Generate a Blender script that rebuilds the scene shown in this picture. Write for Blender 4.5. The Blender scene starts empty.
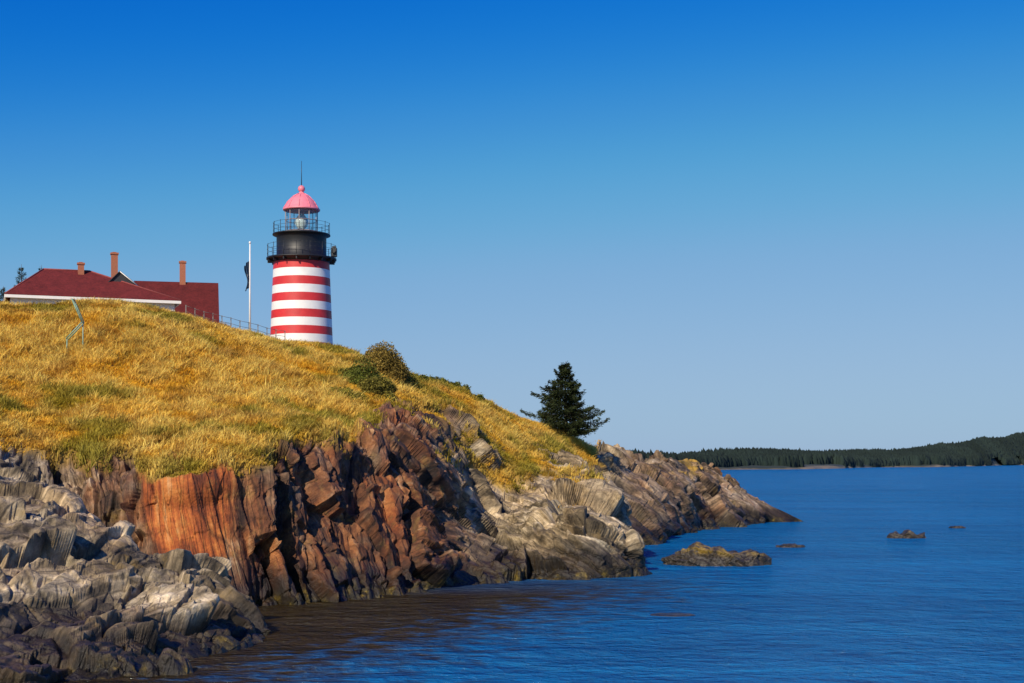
import bpy, math, random
import numpy as np
from mathutils import Vector
from mathutils.bvhtree import BVHTree
random.seed(4); rng=np.random.default_rng(7)
scene=bpy.context.scene
CAMZ=5.5; F=1422.0; HOR=461.0
def W(px,py,Y):   # image pixel column, row and estimated depth -> world metres
    return ((px-512)/F*Y, Y, CAMZ+(HOR-py)/F*Y)

# ---------------------------------------------------------------- noise
def _h(ix,iy,iz,seed):
    with np.errstate(over='ignore'):
        n=(ix.astype(np.uint32)*np.uint32(374761393)+iy.astype(np.uint32)*np.uint32(668265263)
           +iz.astype(np.uint32)*np.uint32(2147483647)+np.uint32((seed*974634777+12345)%4294967296))
        n=(n^(n>>np.uint32(13)))*np.uint32(1274126177)
        n=(n^(n>>np.uint32(16)))*np.uint32(2246822519)
        n=n^(n>>np.uint32(15))
    return (n&np.uint32(0xffffff)).astype(np.float64)/16777216.0
def vnoise(P,seed=0):
    I=np.floor(P).astype(np.int64); f=P-I; f=f*f*f*(f*(f*6-15)+10)
    r=0
    for dx in (0,1):
        wx=f[:,0] if dx else 1-f[:,0]
        for dy in (0,1):
            wy=f[:,1] if dy else 1-f[:,1]
            for dz in (0,1):
                wz=f[:,2] if dz else 1-f[:,2]
                r=r+wx*wy*wz*_h(I[:,0]+dx,I[:,1]+dy,I[:,2]+dz,seed)
    return r
def fbm(P,oct=4,seed=0):
    a=0.5;s=0;t=0
    for o in range(oct):
        s=s+a*vnoise(P*(2**o)+o*17.3,seed+o); t+=a; a*=0.5
    return s/t*2-1
def facet(Q,size,seed,amp,tilt,crack=0.0,cw=.09):
    """angular blocks in the bedding frame"""
    size=np.array(size);Q=Q/size
    I=np.floor(Q).astype(np.int64)
    n=len(Q); F1=np.full(n,9.0);F2=np.full(n,9.0)
    best=np.zeros((n,3)); bid=np.zeros((n,3),dtype=np.int64)
    for dx in(-1,0,1):
        for dy in(-1,0,1):
            for dz in(-1,0,1):
                cx=I[:,0]+dx;cy=I[:,1]+dy;cz=I[:,2]+dz
                fp=np.stack([cx+_h(cx,cy,cz,seed),cy+_h(cx,cy,cz,seed+1),cz+_h(cx,cy,cz,seed+2)],1)
                d=np.abs(Q-fp);d=np.maximum(d.max(1),d.sum(1)*.55)
                m=d<F1
                F2=np.where(m,F1,np.minimum(F2,d)); F1=np.where(m,d,F1)
                best[m]=fp[m]; bid[m]=np.stack([cx,cy,cz],1)[m]
    a=bid[:,0];b=bid[:,1];c=bid[:,2]
    rnd=_h(a,b,c,seed+5)*2-1
    dirv=np.stack([_h(a,b,c,seed+6)*2-1,_h(a,b,c,seed+7)*2-1,_h(a,b,c,seed+8)*2-1],1)
    out=amp*rnd+tilt*((Q-best)*dirv*np.minimum(size,2.5)).sum(1)
    if crack:
        e=F2-F1; out-=crack*np.clip(1-e/cw,0,1)
    return out
def frame(n,t):
    n=np.array(n,float);n/=np.linalg.norm(n);t=np.array(t,float);t-=n*t.dot(n);t/=np.linalg.norm(t)
    return np.stack([n,np.cross(n,t),t])     # rows: across bed, strike, along dip line
FC=frame((.93,.30,.22),(-.20,.25,1))          # steep ribs
FR=frame((.52,.25,.80),(.80,-.1,-.58))        # beds slanting down towards the point
FL=frame((.62,-.25,.74),(.80,.1,-.58))
def beds(B,th,amp,seg,seed):
    s=B[:,0]/th; i=np.floor(s).astype(np.int64); f=s-i
    z=np.zeros_like(i); o=_h(i,z,z,seed)*7
    wv=fbm(B*.5/seg,2,seed+9)*.35
    j=np.floor(B[:,2]/seg+o+wv).astype(np.int64);k=np.floor(B[:,1]/(seg*.8)+o*2+wv).astype(np.int64)
    h0=_h(i,z,z,seed+6)-.5
    h1=_h(i,j,k,seed+1)-.5;h2=_h(i,j,z,seed+2)-.5;g=B[:,2]/seg+o+wv-j
    h3=_h(i,j,k,seed+3)-.5
    return amp*(.8*h0+.9*h1+1.8*h2*f+.7*h3*g)
def ss(a,b,x):
    t=np.clip((x-a)/(b-a),0,1); return t*t*(3-2*t)
def blur(g,n=1):
    for _ in range(n):
        p=np.pad(g,1,mode='edge')
        g=(p[:-2,1:-1]+2*p[1:-1,1:-1]+p[2:,1:-1])/4
        p=np.pad(g,1,mode='edge')
        g=(p[1:-1,:-2]+2*p[1:-1,1:-1]+p[1:-1,2:])/4
    return g

# ---------------------------------------------------------------- mesh helpers
def np_mesh(name,V,Fc,mat=None,cols=None,smooth=False,bed=None):
    me=bpy.data.meshes.new(name)
    V=np.asarray(V,dtype=np.float32); Fc=np.asarray(Fc,dtype=np.int32)
    k=Fc.shape[1]
    me.vertices.add(len(V)); me.vertices.foreach_set("co",V.ravel())
    me.loops.add(Fc.size); me.loops.foreach_set("vertex_index",Fc.ravel())
    me.polygons.add(len(Fc)); me.polygons.foreach_set("loop_start",np.arange(0,Fc.size,k,dtype=np.int32))
    me.polygons.foreach_set("use_smooth",np.full(len(Fc),smooth,dtype=bool))
    me.update(calc_edges=True); 
    if cols is not None:
        at=me.color_attributes.new("tint",'FLOAT_COLOR','POINT')
        c=np.ones((len(V),4),dtype=np.float32); c[:,:3]=cols
        at.data.foreach_set("color",c.ravel())
    if bed is not None:
        at=me.attributes.new("bed",'FLOAT_VECTOR','POINT');at.data.foreach_set("vector",np.asarray(bed,dtype=np.float32).ravel())
    if mat: me.materials.append(mat)
    return me
def link(name,data=None,parent=None,loc=None):
    o=bpy.data.objects.new(name,data); scene.collection.objects.link(o)
    if parent: o.parent=parent
    if loc is not None: o.location=loc
    return o
class MB:
    def __init__(s): s.v=[];s.f=[];s.m=[];s.sm=[]
    def box(s,c,d,mi=0,rz=0):
        b=len(s.v);x,y,z=d[0]/2,d[1]/2,d[2]/2
        cs,sn=math.cos(rz),math.sin(rz)
        for a in(-x,x):
            for e in(-y,y):
                for g in(-z,z): s.v.append((c[0]+a*cs-e*sn,c[1]+a*sn+e*cs,c[2]+g))
        for q in((0,1,3,2),(4,6,7,5),(0,4,5,1),(2,3,7,6),(0,2,6,4),(1,5,7,3)):
            s.f.append([b+i for i in q]);s.m.append(mi);s.sm.append(False)
    def tube(s,p0,p1,r0,r1=None,n=8,mi=0):
        r1=r0 if r1 is None else r1
        p0=Vector(p0);p1=Vector(p1);d=(p1-p0).normalized()
        u=d.orthogonal().normalized();w=d.cross(u);b=len(s.v)
        for p,r in((p0,r0),(p1,r1)):
            for i in range(n):
                a=2*math.pi*i/n; s.v.append(tuple(p+u*math.cos(a)*r+w*math.sin(a)*r))
        for i in range(n):
            j=(i+1)%n; s.f.append([b+i,b+j,b+n+j,b+n+i]);s.m.append(mi);s.sm.append(True)
        s.f.append([b+i for i in range(n)][::-1]);s.m.append(mi);s.sm.append(False)
        s.f.append([b+n+i for i in range(n)]);s.m.append(mi);s.sm.append(False)
    def lathe(s,prof,n=64,mis=None,smooth=True,c=(0,0)):
        b=len(s.v)
        for r,z in prof:
            for i in range(n):
                a=2*math.pi*(i+.5)/n; s.v.append((c[0]+r*math.cos(a),c[1]+r*math.sin(a),z))
        for k in range(len(prof)-1):
            for i in range(n):
                j=(i+1)%n
                s.f.append([b+k*n+i,b+k*n+j,b+(k+1)*n+j,b+(k+1)*n+i])
                s.m.append(mis[k] if mis else 0);s.sm.append(smooth)
    def ring(s,r,z,t,n=48,mi=0):
        for i in range(n):
            a=2*math.pi*i/n;e=2*math.pi*(i+1)/n
            s.tube((r*math.cos(a),r*math.sin(a),z),(r*math.cos(e),r*math.sin(e),z),t,n=6,mi=mi)
    def obj(s,name,mats,parent=None,loc=None,bevel=0):
        me=bpy.data.meshes.new(name);me.from_pydata(s.v,[],s.f)
        for m in mats: me.materials.append(m)
        me.polygons.foreach_set("material_index",s.m);me.polygons.foreach_set("use_smooth",s.sm);me.update()
        o=link(name,me,parent,loc)
        if bevel:
            bv=o.modifiers.new("bevel",'BEVEL');bv.width=bevel;bv.segments=2;bv.limit_method='ANGLE'
        return o

# ---------------------------------------------------------------- materials
class NT:
    def __init__(s,name):
        s.mat=bpy.data.materials.new(name);s.mat.use_nodes=True;s.nt=s.mat.node_tree
        s.b=s.nt.nodes["Principled BSDF"]; s.n=s.nt.nodes
    def new(s,t,**k):
        x=s.n.new(t)
        for a,v in k.items():
            if a in x.inputs: x.inputs[a].default_value=v
            else: setattr(x,a,v)
        return x
    def L(s,a,b): s.nt.links.new(a,b)
    def ramp(s,fac,stops):
        r=s.n.new("ShaderNodeValToRGB");el=r.color_ramp.elements
        while len(el)<len(stops): el.new(0.5)
        for e,(p,c) in zip(el,stops): e.position=p;e.color=(*c,1) if len(c)==3 else c
        s.L(fac,r.inputs[0]);return r.outputs[0]
    def mix(s,f,a,b,mode='MIX'):
        m=s.n.new("ShaderNodeMix");m.data_type='RGBA';m.blend_type=mode
        for sock,v in((m.inputs[0],f),(m.inputs[6],a),(m.inputs[7],b)):
            if isinstance(v,bpy.types.NodeSocket): s.L(v,sock)
            elif isinstance(v,(int,float)): sock.default_value=v
            else: sock.default_value=(*v,1)
        return m.outputs[2]
    def math(s,op,a,b=None,clamp=False):
        m=s.n.new("ShaderNodeMath");m.operation=op;m.use_clamp=clamp
        for i,v in enumerate((a,b)):
            if v is None: continue
            if isinstance(v,bpy.types.NodeSocket): s.L(v,m.inputs[i])
            else: m.inputs[i].default_value=v
        return m.outputs[0]
    def noise(s,vec,scale,detail=5,rough=.55):
        x=s.n.new("ShaderNodeTexNoise");x.inputs["Scale"].default_value=scale;x.inputs["Detail"].default_value=detail;x.inputs["Roughness"].default_value=rough
        if vec is not None: s.L(vec,x.inputs["Vector"])
        return x.outputs["Fac"]
    def mapping(s,vec,rotd=(0,0,0),scale=(1,1,1)):
        m=s.n.new("ShaderNodeMapping");m.inputs["Rotation"].default_value=[math.radians(a) for a in rotd];m.inputs["Scale"].default_value=scale
        s.L(vec,m.inputs["Vector"]);return m.outputs[0]
    def coord(s): return s.n.new("ShaderNodeTexCoord").outputs["Object"]
    def bump(s,h,strength,dist,prev=None):
        b=s.n.new("ShaderNodeBump");b.inputs["Strength"].default_value=strength;b.inputs["Distance"].default_value=dist
        s.L(h,b.inputs["Height"])
        if prev: s.L(prev,b.inputs["Normal"])
        return b.outputs[0]
def paint(name,col,rough=.5,var=.15,scale=3,bump=0.0,bscale=20,metal=0):
    t=NT(name);c=t.coord();n=t.noise(c,scale,6)
    lo=tuple(x*(1-var) for x in col);hi=tuple(min(1,x*(1+var)) for x in col)
    t.L(t.ramp(n,[(.3,lo),(.7,hi)]),t.b.inputs["Base Color"]);t.b.inputs["Roughness"].default_value=rough;t.b.inputs["Metallic"].default_value=metal
    if bump: t.L(t.bump(t.noise(c,bscale,3),.5,bump),t.b.inputs["Normal"])
    return t.mat

def rock_material():
    t=NT("rock_and_turf");c=t.coord()
    att=t.new("ShaderNodeAttribute",attribute_name="tint")
    bed=t.new("ShaderNodeAttribute",attribute_name="bed").outputs["Vector"]
    sep=t.new("ShaderNodeSeparateColor");t.L(att.outputs["Color"],sep.inputs[0])
    rock,rust,lite=sep.outputs[0],sep.outputs[1],sep.outputs[2]
    b1m=t.mapping(bed,(0,0,0),(1.7,.26,.12)); b2m=t.mapping(bed,(0,0,0),(7.0,.9,.30))
    n1=t.noise(b1m,1.0,8,.64); n2=t.noise(b2m,1.0,6,.64); n3=t.noise(c,.28,4,.6); n4=t.noise(c,7,6,.75); n5=t.noise(c,.7,9,.70)
    mixn=t.math('ADD',t.math('ADD',t.math('MULTIPLY',n1,.36),t.math('MULTIPLY',n2,.28)),t.math('MULTIPLY',n5,.36))
    grey=t.ramp(mixn,[(.40,(.024,.020,.015)),(.455,(.090,.076,.056)),(.50,(.195,.166,.124)),(.55,(.36,.315,.245)),(.62,(.66,.60,.50))])
    org=t.ramp(mixn,[(.40,(.055,.014,.006)),(.455,(.19,.042,.010)),(.51,(.40,.098,.018)),(.56,(.56,.19,.036)),(.64,(.58,.32,.14))])
    mar=t.ramp(mixn,[(.40,(.013,.007,.004)),(.455,(.058,.021,.010)),(.51,(.14,.050,.018)),(.56,(.27,.11,.040)),(.63,(.46,.29,.15))])
    warm=t.ramp(n3,[(.35,(1.10,.94,.70)),(.65,(1.0,.99,.93))])
    grey=t.mix(.9,grey,warm,'MULTIPLY')
    nv_=t.math('MULTIPLY',t.math('SUBTRACT',t.noise(c,.6,5,.6),.12),2.8)
    rf=t.math('MULTIPLY',t.math('MULTIPLY',rust,1.5),nv_,True)
    of=t.math('MULTIPLY',t.math('MULTIPLY',t.math('SUBTRACT',rust,.64),2.9,True),.95)
    base=t.mix(rf,grey,mar)
    spot=t.math('MULTIPLY',t.math('MULTIPLY',t.math('SUBTRACT',t.noise(t.mapping(bed,(0,0,0),(.7,.25,.16)),1.0,6,.7),.52),5.0,True),t.math('MULTIPLY',rust,.9))
    base=t.mix(t.math('MAXIMUM',of,spot),base,org)
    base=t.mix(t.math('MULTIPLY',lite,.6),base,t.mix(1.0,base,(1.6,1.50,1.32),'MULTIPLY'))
    # straight joints: thin, following the beds, only faintly drawn
    nn=t.new("ShaderNodeTexNoise");nn.inputs["Scale"].default_value=.6;t.L(c,nn.inputs["Vector"])
    def crk(sc,w,dk):
        mp=t.mapping(bed,(0,0,0),sc);wa=t.n.new("ShaderNodeVectorMath");wa.operation='SCALE';wa.inputs[3].default_value=.22;t.L(nn.outputs["Color"],wa.inputs[0])
        wv=t.n.new("ShaderNodeVectorMath");wv.operation='ADD';t.L(mp,wv.inputs[0]);t.L(wa.outputs[0],wv.inputs[1])
        v=t.new("ShaderNodeTexVoronoi",feature='DISTANCE_TO_EDGE',distance='EUCLIDEAN');v.inputs["Scale"].default_value=1;t.L(wv.outputs[0],v.inputs["Vector"])
        return t.ramp(v.outputs["Distance"],[(0,(dk,dk,dk)),(w,(1,1,1))])
    cr=t.math('MULTIPLY',crk((1.3,.35,.09),.03,.2),crk((3.6,.9,.25),.04,.45))
    base=t.mix(.75,base,cr,'MULTIPLY')
    base=t.mix(.6,base,t.ramp(n4,[(.3,(.45,.45,.45)),(.7,(1.45,1.45,1.45))]),'MULTIPLY')
    lich=t.math('MULTIPLY',t.math('SUBTRACT',t.noise(c,1.1,7,.7),.55),6.0,True)
    base=t.mix(t.math('MULTIPLY',lich,.42),base,(.40,.25,.06))
    gx=t.new("ShaderNodeSeparateXYZ");t.L(c,gx.inputs[0])
    zz=t.math('SUBTRACT',gx.outputs[2],t.math('MULTIPLY',t.math('SUBTRACT',t.noise(c,.4,5,.6),.5),2.4))
    zs=t.math('MULTIPLY',zz,.50)
    wet=t.ramp(zs,[(.0,(1,1,1)),(.45,(.95,.95,.95)),(.85,(0,0,0))])
    weed=t.ramp(t.noise(c,2.0,6,.7),[(.46,(.008,.006,.003)),(.57,(.05,.035,.006)),(.70,(.28,.19,.02))])
    dark=t.mix(1.0,base,(.12,.10,.08),'MULTIPLY')
    low=t.ramp(t.math('MULTIPLY',zz,1.1),[(.1,(1,1,1)),(.75,(0,0,0))])
    dark=t.mix(low,dark,weed)
    base=t.mix(wet,base,dark)
    turf=t.ramp(t.noise(c,.8,6,.7),[(.35,(.15,.10,.02)),(.5,(.38,.22,.035)),(.68,(.54,.34,.06))])
    col=t.mix(rock,turf,base)
    t.L(col,t.b.inputs["Base Color"])
    t.L(t.ramp(wet,[(0,(.85,.85,.85)),(1,(.42,.42,.42))]),t.b.inputs["Roughness"])
    h=t.math('ADD',t.math('MULTIPLY',n1,.15),t.math('ADD',t.math('MULTIPLY',n2,.35),t.math('MULTIPLY',n5,.35)))
    b1=t.bump(h,.8,.22); b2=t.bump(cr,.6,.07,b1); b3=t.bump(n4,.8,.07,b2)
    t.L(b3,t.b.inputs["Normal"])
    return t.mat
ROCK=rock_material()
def tint_mat(name,rough=.8,trans=0.0,var=.35):
    t=NT(name);a=t.new("ShaderNodeAttribute",attribute_name="tint")
    c=t.mix(var,a.outputs["Color"],t.ramp(t.noise(t.coord(),2.5,4),[(.3,(.5,.5,.5)),(.7,(1.45,1.45,1.45))]),'MULTIPLY')
    t.L(c,t.b.inputs["Base Color"]);t.b.inputs["Roughness"].default_value=rough
    t.b.inputs["Specular IOR Level"].default_value=.15
    if trans:
        tr=t.new("ShaderNodeBsdfTranslucent");t.L(c,tr.inputs[0]);mx=t.new("ShaderNodeMixShader");mx.inputs[0].default_value=trans
        t.L(t.b.outputs[0],mx.inputs[1]);t.L(tr.outputs[0],mx.inputs[2]);t.L(mx.outputs[0],t.n["Material Output"].inputs[0])
    return t.mat
LEAF=tint_mat("foliage",.8,.15)
FAR=tint_mat("far_foliage",1.0,0,.1)
GRASSM=tint_mat("dry_grass",.75,.25)

# ---------------------------------------------------------------- terrain sheets
def catmull(C,t):
    n=len(C);i=np.clip(np.floor(t).astype(int),0,n-2);f=(t-i)
    f=f.reshape((-1,)+(1,)*(C.ndim-1))
    p0=C[np.maximum(i-1,0)];p1=C[i];p2=C[i+1];p3=C[np.minimum(i+2,n-1)]
    a=0.35
    m1=a*(p2-p0);m2=a*(p3-p1)
    return (2*f**3-3*f**2+1)*p1+(f**3-2*f**2+f)*m1+(-2*f**3+3*f**2)*p2+(f**3-f**2)*m2
def params(counts):
    out=[]
    for i,c in enumerate(counts): out+=list(i+np.arange(c)/c)
    out.append(len(counts)); return np.array(out)
def sheet(C,cu,cv):
    C=np.array(C,dtype=float);u=params(cu);v=params(cv)
    A=catmull(C,u); A=np.swapaxes(A,0,1); A=catmull(A,v)
    A=np.swapaxes(A,0,1)
    U,Vv=np.meshgrid(u,v,indexing='ij')
    return A,U,Vv
def normals(A):
    du=np.gradient(A,axis=0);dv=np.gradient(A,axis=1)
    n=np.cross(du,dv);n/=np.linalg.norm(n,axis=2,keepdims=True)+1e-9
    return n
def grid_faces(nu,nv):
    i=np.arange(nu-1)[:,None]*nv+np.arange(nv-1)[None,:]
    return np.stack([i,i+nv,i+nv+1,i+1],2).reshape(-1,4)
def bedcoord(P,Fm):
    B=P@Fm.T
    B=B.copy();B[:,0]+=fbm(P*.09,1,31)*1.5
    return B
def crag(B,P,s=1.0,plank=0.0,big=1.0):
    """returns coarse and fine relief separately"""
    Bw=B+np.stack([fbm(P*.9,2,61),fbm(P*.9+5,2,62),fbm(P*.9+11,2,63)],1)*.05
    a=facet(Bw,(1.5*s,2.8*s,4.4*s),11,.52*s,.34,.20*s,.06)
    b=beds(B,.85*s,.32*s,2.8*s,21)
    b2=beds(B,.32*s,.12*s,1.5*s,25)
    c=facet(Bw,(.34*s,.6*s,1.0*s),41,.055*s,.26,.04*s)
    d=fbm(P*.18,2,52)*.50*s
    e=fbm(P*2.5,3,53)*.04*s
    pf=beds(P@FC.T,.50,.17,14,27)+beds(P@FC.T,.19,.04,6,29)
    return a*big*(1-.94*plank)+d*(1-.8*plank), (b+b2+c+e)*(1-.95*plank)+pf*plank

def extra(sec,back6,back7):
    wl=sec[0]; 
    uw=(wl[0]+ (1.0 if wl[1]<90 else .8), wl[1]-1.6, -1.8)
    return [uw]+list(sec)+[back6,back7]
def sec(*pts): return [W(*p) for p in pts]
S=[]
S.append([(-26,14,-2),(-28,18,0),(-30,23,2.0),(-32,27,4.2),(-34,31,6.0),(-37,45,9.6),(-42,60,14.3),(-60,100,16),(-120,190,14)])
def add(pts,y6,z6,y7,z7,px6=None,px7=None):
    s=sec(*pts);cx=pts[-1][0]
    b6=((( px6 or cx)-512)/F*y6,y6,z6); b7=(((px7 or cx)-512)/F*y7,y7,z7)
    S.append(extra(s,b6,b7))
add([(10,628,47),(5,570,50),(0,505,53),(0,447,56),(0,374,68.5),(0,304,82)],112,15.4,220,14)
add([(100,612,52),(100,570,53),(100,518,54.6),(100,464,56.2),(100,386,69),(100,304,83)],112,15.4,220,14)
add([(205,612,52),(202,560,52.9),(200,510,53.8),(198,462,55.0),(195,390,71),(190,319,87)],114,15.0,220,14)
add([(290,605,54.3),(290,550,55.4),(290,490,56.8),(288,442,59),(284,390,75),(275,340,93)],124,14.0,220,12)
add([(360,598,57),(358,540,59),(352,485,61.5),(350,438,65),(345,393,79),(338,350,96)],130,13.6,220,10,318,300)
add([(425,590,60.6),(420,530,63),(412,475,66.5),(405,420,72),(400,394,83),(395,372,95)],125,9.5,165,-2,400,400)
add([(475,584,63.6),(466,540,68),(458,488,73),(452,432,79),(455,410,87),(462,393,97)],120,6,140,-2)
add([(520,580,65.7),(508,556,70.5),(502,512,77),(500,457,84),(508,436,91),(515,418,100)],114,5.5,130,-2)
add([(590,579,66.3),(588,530,69.0),(574,502,73.5),(556,467,88),(560,447,96),(562,432,104)],115,5.5,130,-2)
add([(642,572,70.5),(638,542,72.5),(616,508,81),(596,469,97),(596,460,104),(599,453,111)],121,4.2,133,-2)
add([(622,553,85),(617,530,89),(611,505,94),(606,476,103),(608,464,108),(616,457,114)],124,3.8,136,-2)
add([(648,545,93),(645,520,97),(642,492,104),(640,469,113),(642,464,115),(646,460,118)],127,3.4,138,-2)
add([(700,531,112),(700,512,115),(699,488,119),(697,469,124),(698,465,125.5),(701,463,128)],135,2.8,145,-2)
add([(742,526,120),(741,512,123),(737,497,127),(732,486,130),(731,483,131.5),(731,481,133)],139,1.2,146,-2)
add([(768,523,127),(766,517,129),(763,511,131),(760,507,132.5),(758,506,134),(756,506,135.5)],140,.2,147,-2)
add([(790,522,128.5),(789,521,130),(788,520,132),(787,519.5,133.5),(786,520,134.5),(785,521,136)],140,-.8,147,-2)
S.append([(x,y,-1.8) for x,y in [(28.6,126),(29,130),(29.2,131),(29.3,132),(29.5,133),(29.5,134),(29.5,135.5),(29,139),(28.6,147)]])
A,U,V=sheet(S,[50]+[135]*9+[90,80]+[120]*3+[60,40,20],[10,70,74,70,60,60,16,8])
N=normals(A)
if N[200,100,2]<0: N=-N
nu,nv=U.shape
P=A.reshape(-1,3);u_raw=U.ravel();v=V.ravel();Nf=N.reshape(-1,3)
u=np.where(u_raw<10,u_raw,np.where(u_raw<11,10.0,np.where(u_raw<12,10+(u_raw-11),u_raw-1)))
en=fbm(P*.22,4,3)+.6*fbm(P*.9,3,4)
amp=.42+.30*ss(5.2,7,u)
d=4-v+amp*en*1.3+ 3*ss(9.7,10.0,u)+.10*(1-ss(2.2,2.8,u))+.22*ss(5.5,6.5,u)
vl=5.30-.45*ss(6.0,7.0,u)
tongue=ss(.05,.35,fbm(P*.3+50,4,77))*ss(5.0,5.8,u)*(1-ss(9.4,10.0,u))*ss(0,.55,vl-v)
rock=np.clip(d*4+.5+tongue*4,0,1)
fing=ss(.08,.34,fbm(P*.33+80,4,79))*ss(5.3,6.2,u)*(1-ss(9.6,10.0,u))*ss(2.8,3.5,v)
fing2=ss(.10,.32,fbm(P*.55+20,4,83))*ss(3.4,3.8,v)*(u>2.4)
rock=np.clip(rock-fing-fing2,0,1)
rock[v>6.6]*=(u[v>6.6]>6)
wob=.14*fbm(P*.5,3,14)
orange=ss(2.42,2.55,u+wob)*(1-.8*ss(3.25,3.7,u+wob))*ss(1.7,2.2,v+wob)*(u<5)
orange*=1-ss(3.6,4.2,u)
rust=np.clip(np.maximum(orange,.62*ss(3.1,3.4,u)*(1-ss(6.0,7.6,u)))+.50*ss(1.0,1.8,u)*(1-ss(2.5,2.6,u))+.25*ss(9.9,10.8,u),0,1)
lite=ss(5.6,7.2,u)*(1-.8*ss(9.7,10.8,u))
BC=bedcoord(P,FC);BR_=bedcoord(P,FR)
side=(u+.8*fbm(P*.15,2,19))>5.9
bedv=np.where(side[:,None],BR_+50,BC)
dbig=np.zeros(len(P));dfine=np.zeros(len(P))
taper=1-.15*ss(9.6,10.6,u)-.15*ss(12.6,13.6,u)-.25*ss(13.6,14.6,u)
m1=(rock>.01)&(~side);m2=(rock>.01)&side
pl=ss(2.3,2.5,u)*(1-ss(3.35,3.7,u))
dbig[m1],dfine[m1]=crag(BC[m1],P[m1],1.0,pl[m1],.9)
dbig[m2],dfine[m2]=crag(BR_[m2],P[m2],1.1,0.0,1.15)
k_=taper*ss(0,.6,rock)*(1-.5*ss(4.0,4.8,v)*(u<9.7))
gn=fbm(P*.35,4,8)*.3+fbm(P*.1,2,9)*.4+fbm(P*1.1,2,18)*.14
gmask=(1-rock)*(1-.6*ss(5.6,6.6,v))
lip=.15*ss(.0,.5,1-rock)*ss(3.4,4.2,v)*(1-ss(4.2,5,v))
disp=blur((dbig*k_+gmask*gn+lip).reshape(nu,nv),1)+blur((dfine*k_).reshape(nu,nv),1)
PD=P+Nf*disp.ravel()[:,None]
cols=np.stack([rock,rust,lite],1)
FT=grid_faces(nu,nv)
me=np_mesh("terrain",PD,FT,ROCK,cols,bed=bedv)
terrain=link("terrain",me);terrain["kind"]="structure"
terrain["label"]="grassy headland with rusty rock cliffs dropping to sea";terrain["category"]="headland"

st=(slice(None,None,6),slice(None,None,4))
cA=PD.reshape(nu,nv,3)[st];cf=grid_faces(cA.shape[0],cA.shape[1])
bvh=BVHTree.FromPolygons([tuple(p) for p in cA.reshape(-1,3)],[tuple(int(i) for i in f) for f in cf])
def gz(x,y,default=14.0):
    h=bvh.ray_cast(Vector((x,y,60)),Vector((0,0,-1)))
    return h[0].z if h[0] else default

# near outcrop
T=[]
def add2(pts,back):
    s=sec(*pts);wl=s[0];T.append([(wl[0]+.6,wl[1]-1.4,-1.5)]+s+[back])
T.append([(-19,17,-1.5),(-20,19,0),(-22,24,1.6),(-24,32,3.6),(-27,44,5.2),(-29,50,4.3)])
add2([(-120,712,31),(-110,620,35),(-90,540,41),(-80,455,52)],(-24,57,4.5))
add2([(20,690,34),(10,610,38),(5,535,44),(0,468,52)],(-19.6,56.5,4.0))
add2([(80,683,35.2),(75,622,39),(62,556,44),(58,498,50)],(-17,54.5,2.8))
add2([(150,676,36.4),(140,632,39.0),(135,597,43),(130,562,46)],(-13.6,50.5,.5))
add2([(210,660,39.3),(205,628,41.5),(202,602,44),(200,574,47)],(-10.8,50.3,-.4))
add2([(250,642,43.2),(243,624,44.6),(238,612,46),(228,597,47.5)],(-9.3,50,-.7))
T.append([(-8.1,43.4,-1.5),(-8.3,44.2,-.9),(-8.4,45,-.6),(-8.6,46.2,-.5),(-8.9,47.5,-.6),(-9.1,49.2,-1.2)])
A2,U2,V2=sheet(T,[20,60,140,200,190,130,40],[12,120,130,130,50])
N2=normals(A2)
if N2[200,100,2]<0:N2=-N2
P2=A2.reshape(-1,3)
B2=bedcoord(P2,FL)
g1,g2=crag(B2,P2,.72)
dd2=(blur(g1.reshape(U2.shape),3)+blur(g2.reshape(U2.shape),2)).ravel()
PD2=P2+N2.reshape(-1,3)*dd2[:,None]
c2=np.stack([np.ones(len(P2)),.02+.10*ss(.1,.5,fbm(P2*.3,2,5)),np.full(len(P2),1.0)],1)
o=link("rock_outcrop",np_mesh("rock_outcrop",PD2,grid_faces(*U2.shape),ROCK,c2,bed=B2+20))
o["label"]="craggy grey fractured rock outcrop at the water's edge";o["category"]="rock"

# ---------------------------------------------------------------- sea rocks
def ico(sub):
    import bmesh
    bm=bmesh.new();bmesh.ops.create_icosphere(bm,subdivisions=sub,radius=1)
    V=np.array([v.co[:] for v in bm.verts]);Fc=np.array([[v.index for v in f.verts] for f in bm.faces]);bm.free();return V,Fc
IV,IF=ico(6)
t=NT("wet_sea_rock");c=t.coord();gx=t.new("ShaderNodeSeparateXYZ");t.L(c,gx.inputs[0])
nz=t.noise(c,2.4,7,.7)
bs=t.ramp(nz,[(.35,(.010,.008,.006)),(.55,(.045,.036,.026)),(.72,(.11,.085,.05))])
tp_=t.math('MULTIPLY',t.math('MULTIPLY',t.math('SUBTRACT',gx.outputs[2],.42),3.0,True),t.ramp(t.noise(c,1.6,5,.6),[(.45,(0,0,0)),(.6,(1,1,1))]))
t.L(t.mix(tp_,bs,(.26,.17,.03)),t.b.inputs["Base Color"]);t.b.inputs["Roughness"].default_value=.45
t.L(t.bump(nz,.9,.12),t.b.inputs["Normal"]);SEAR=t.mat
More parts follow.
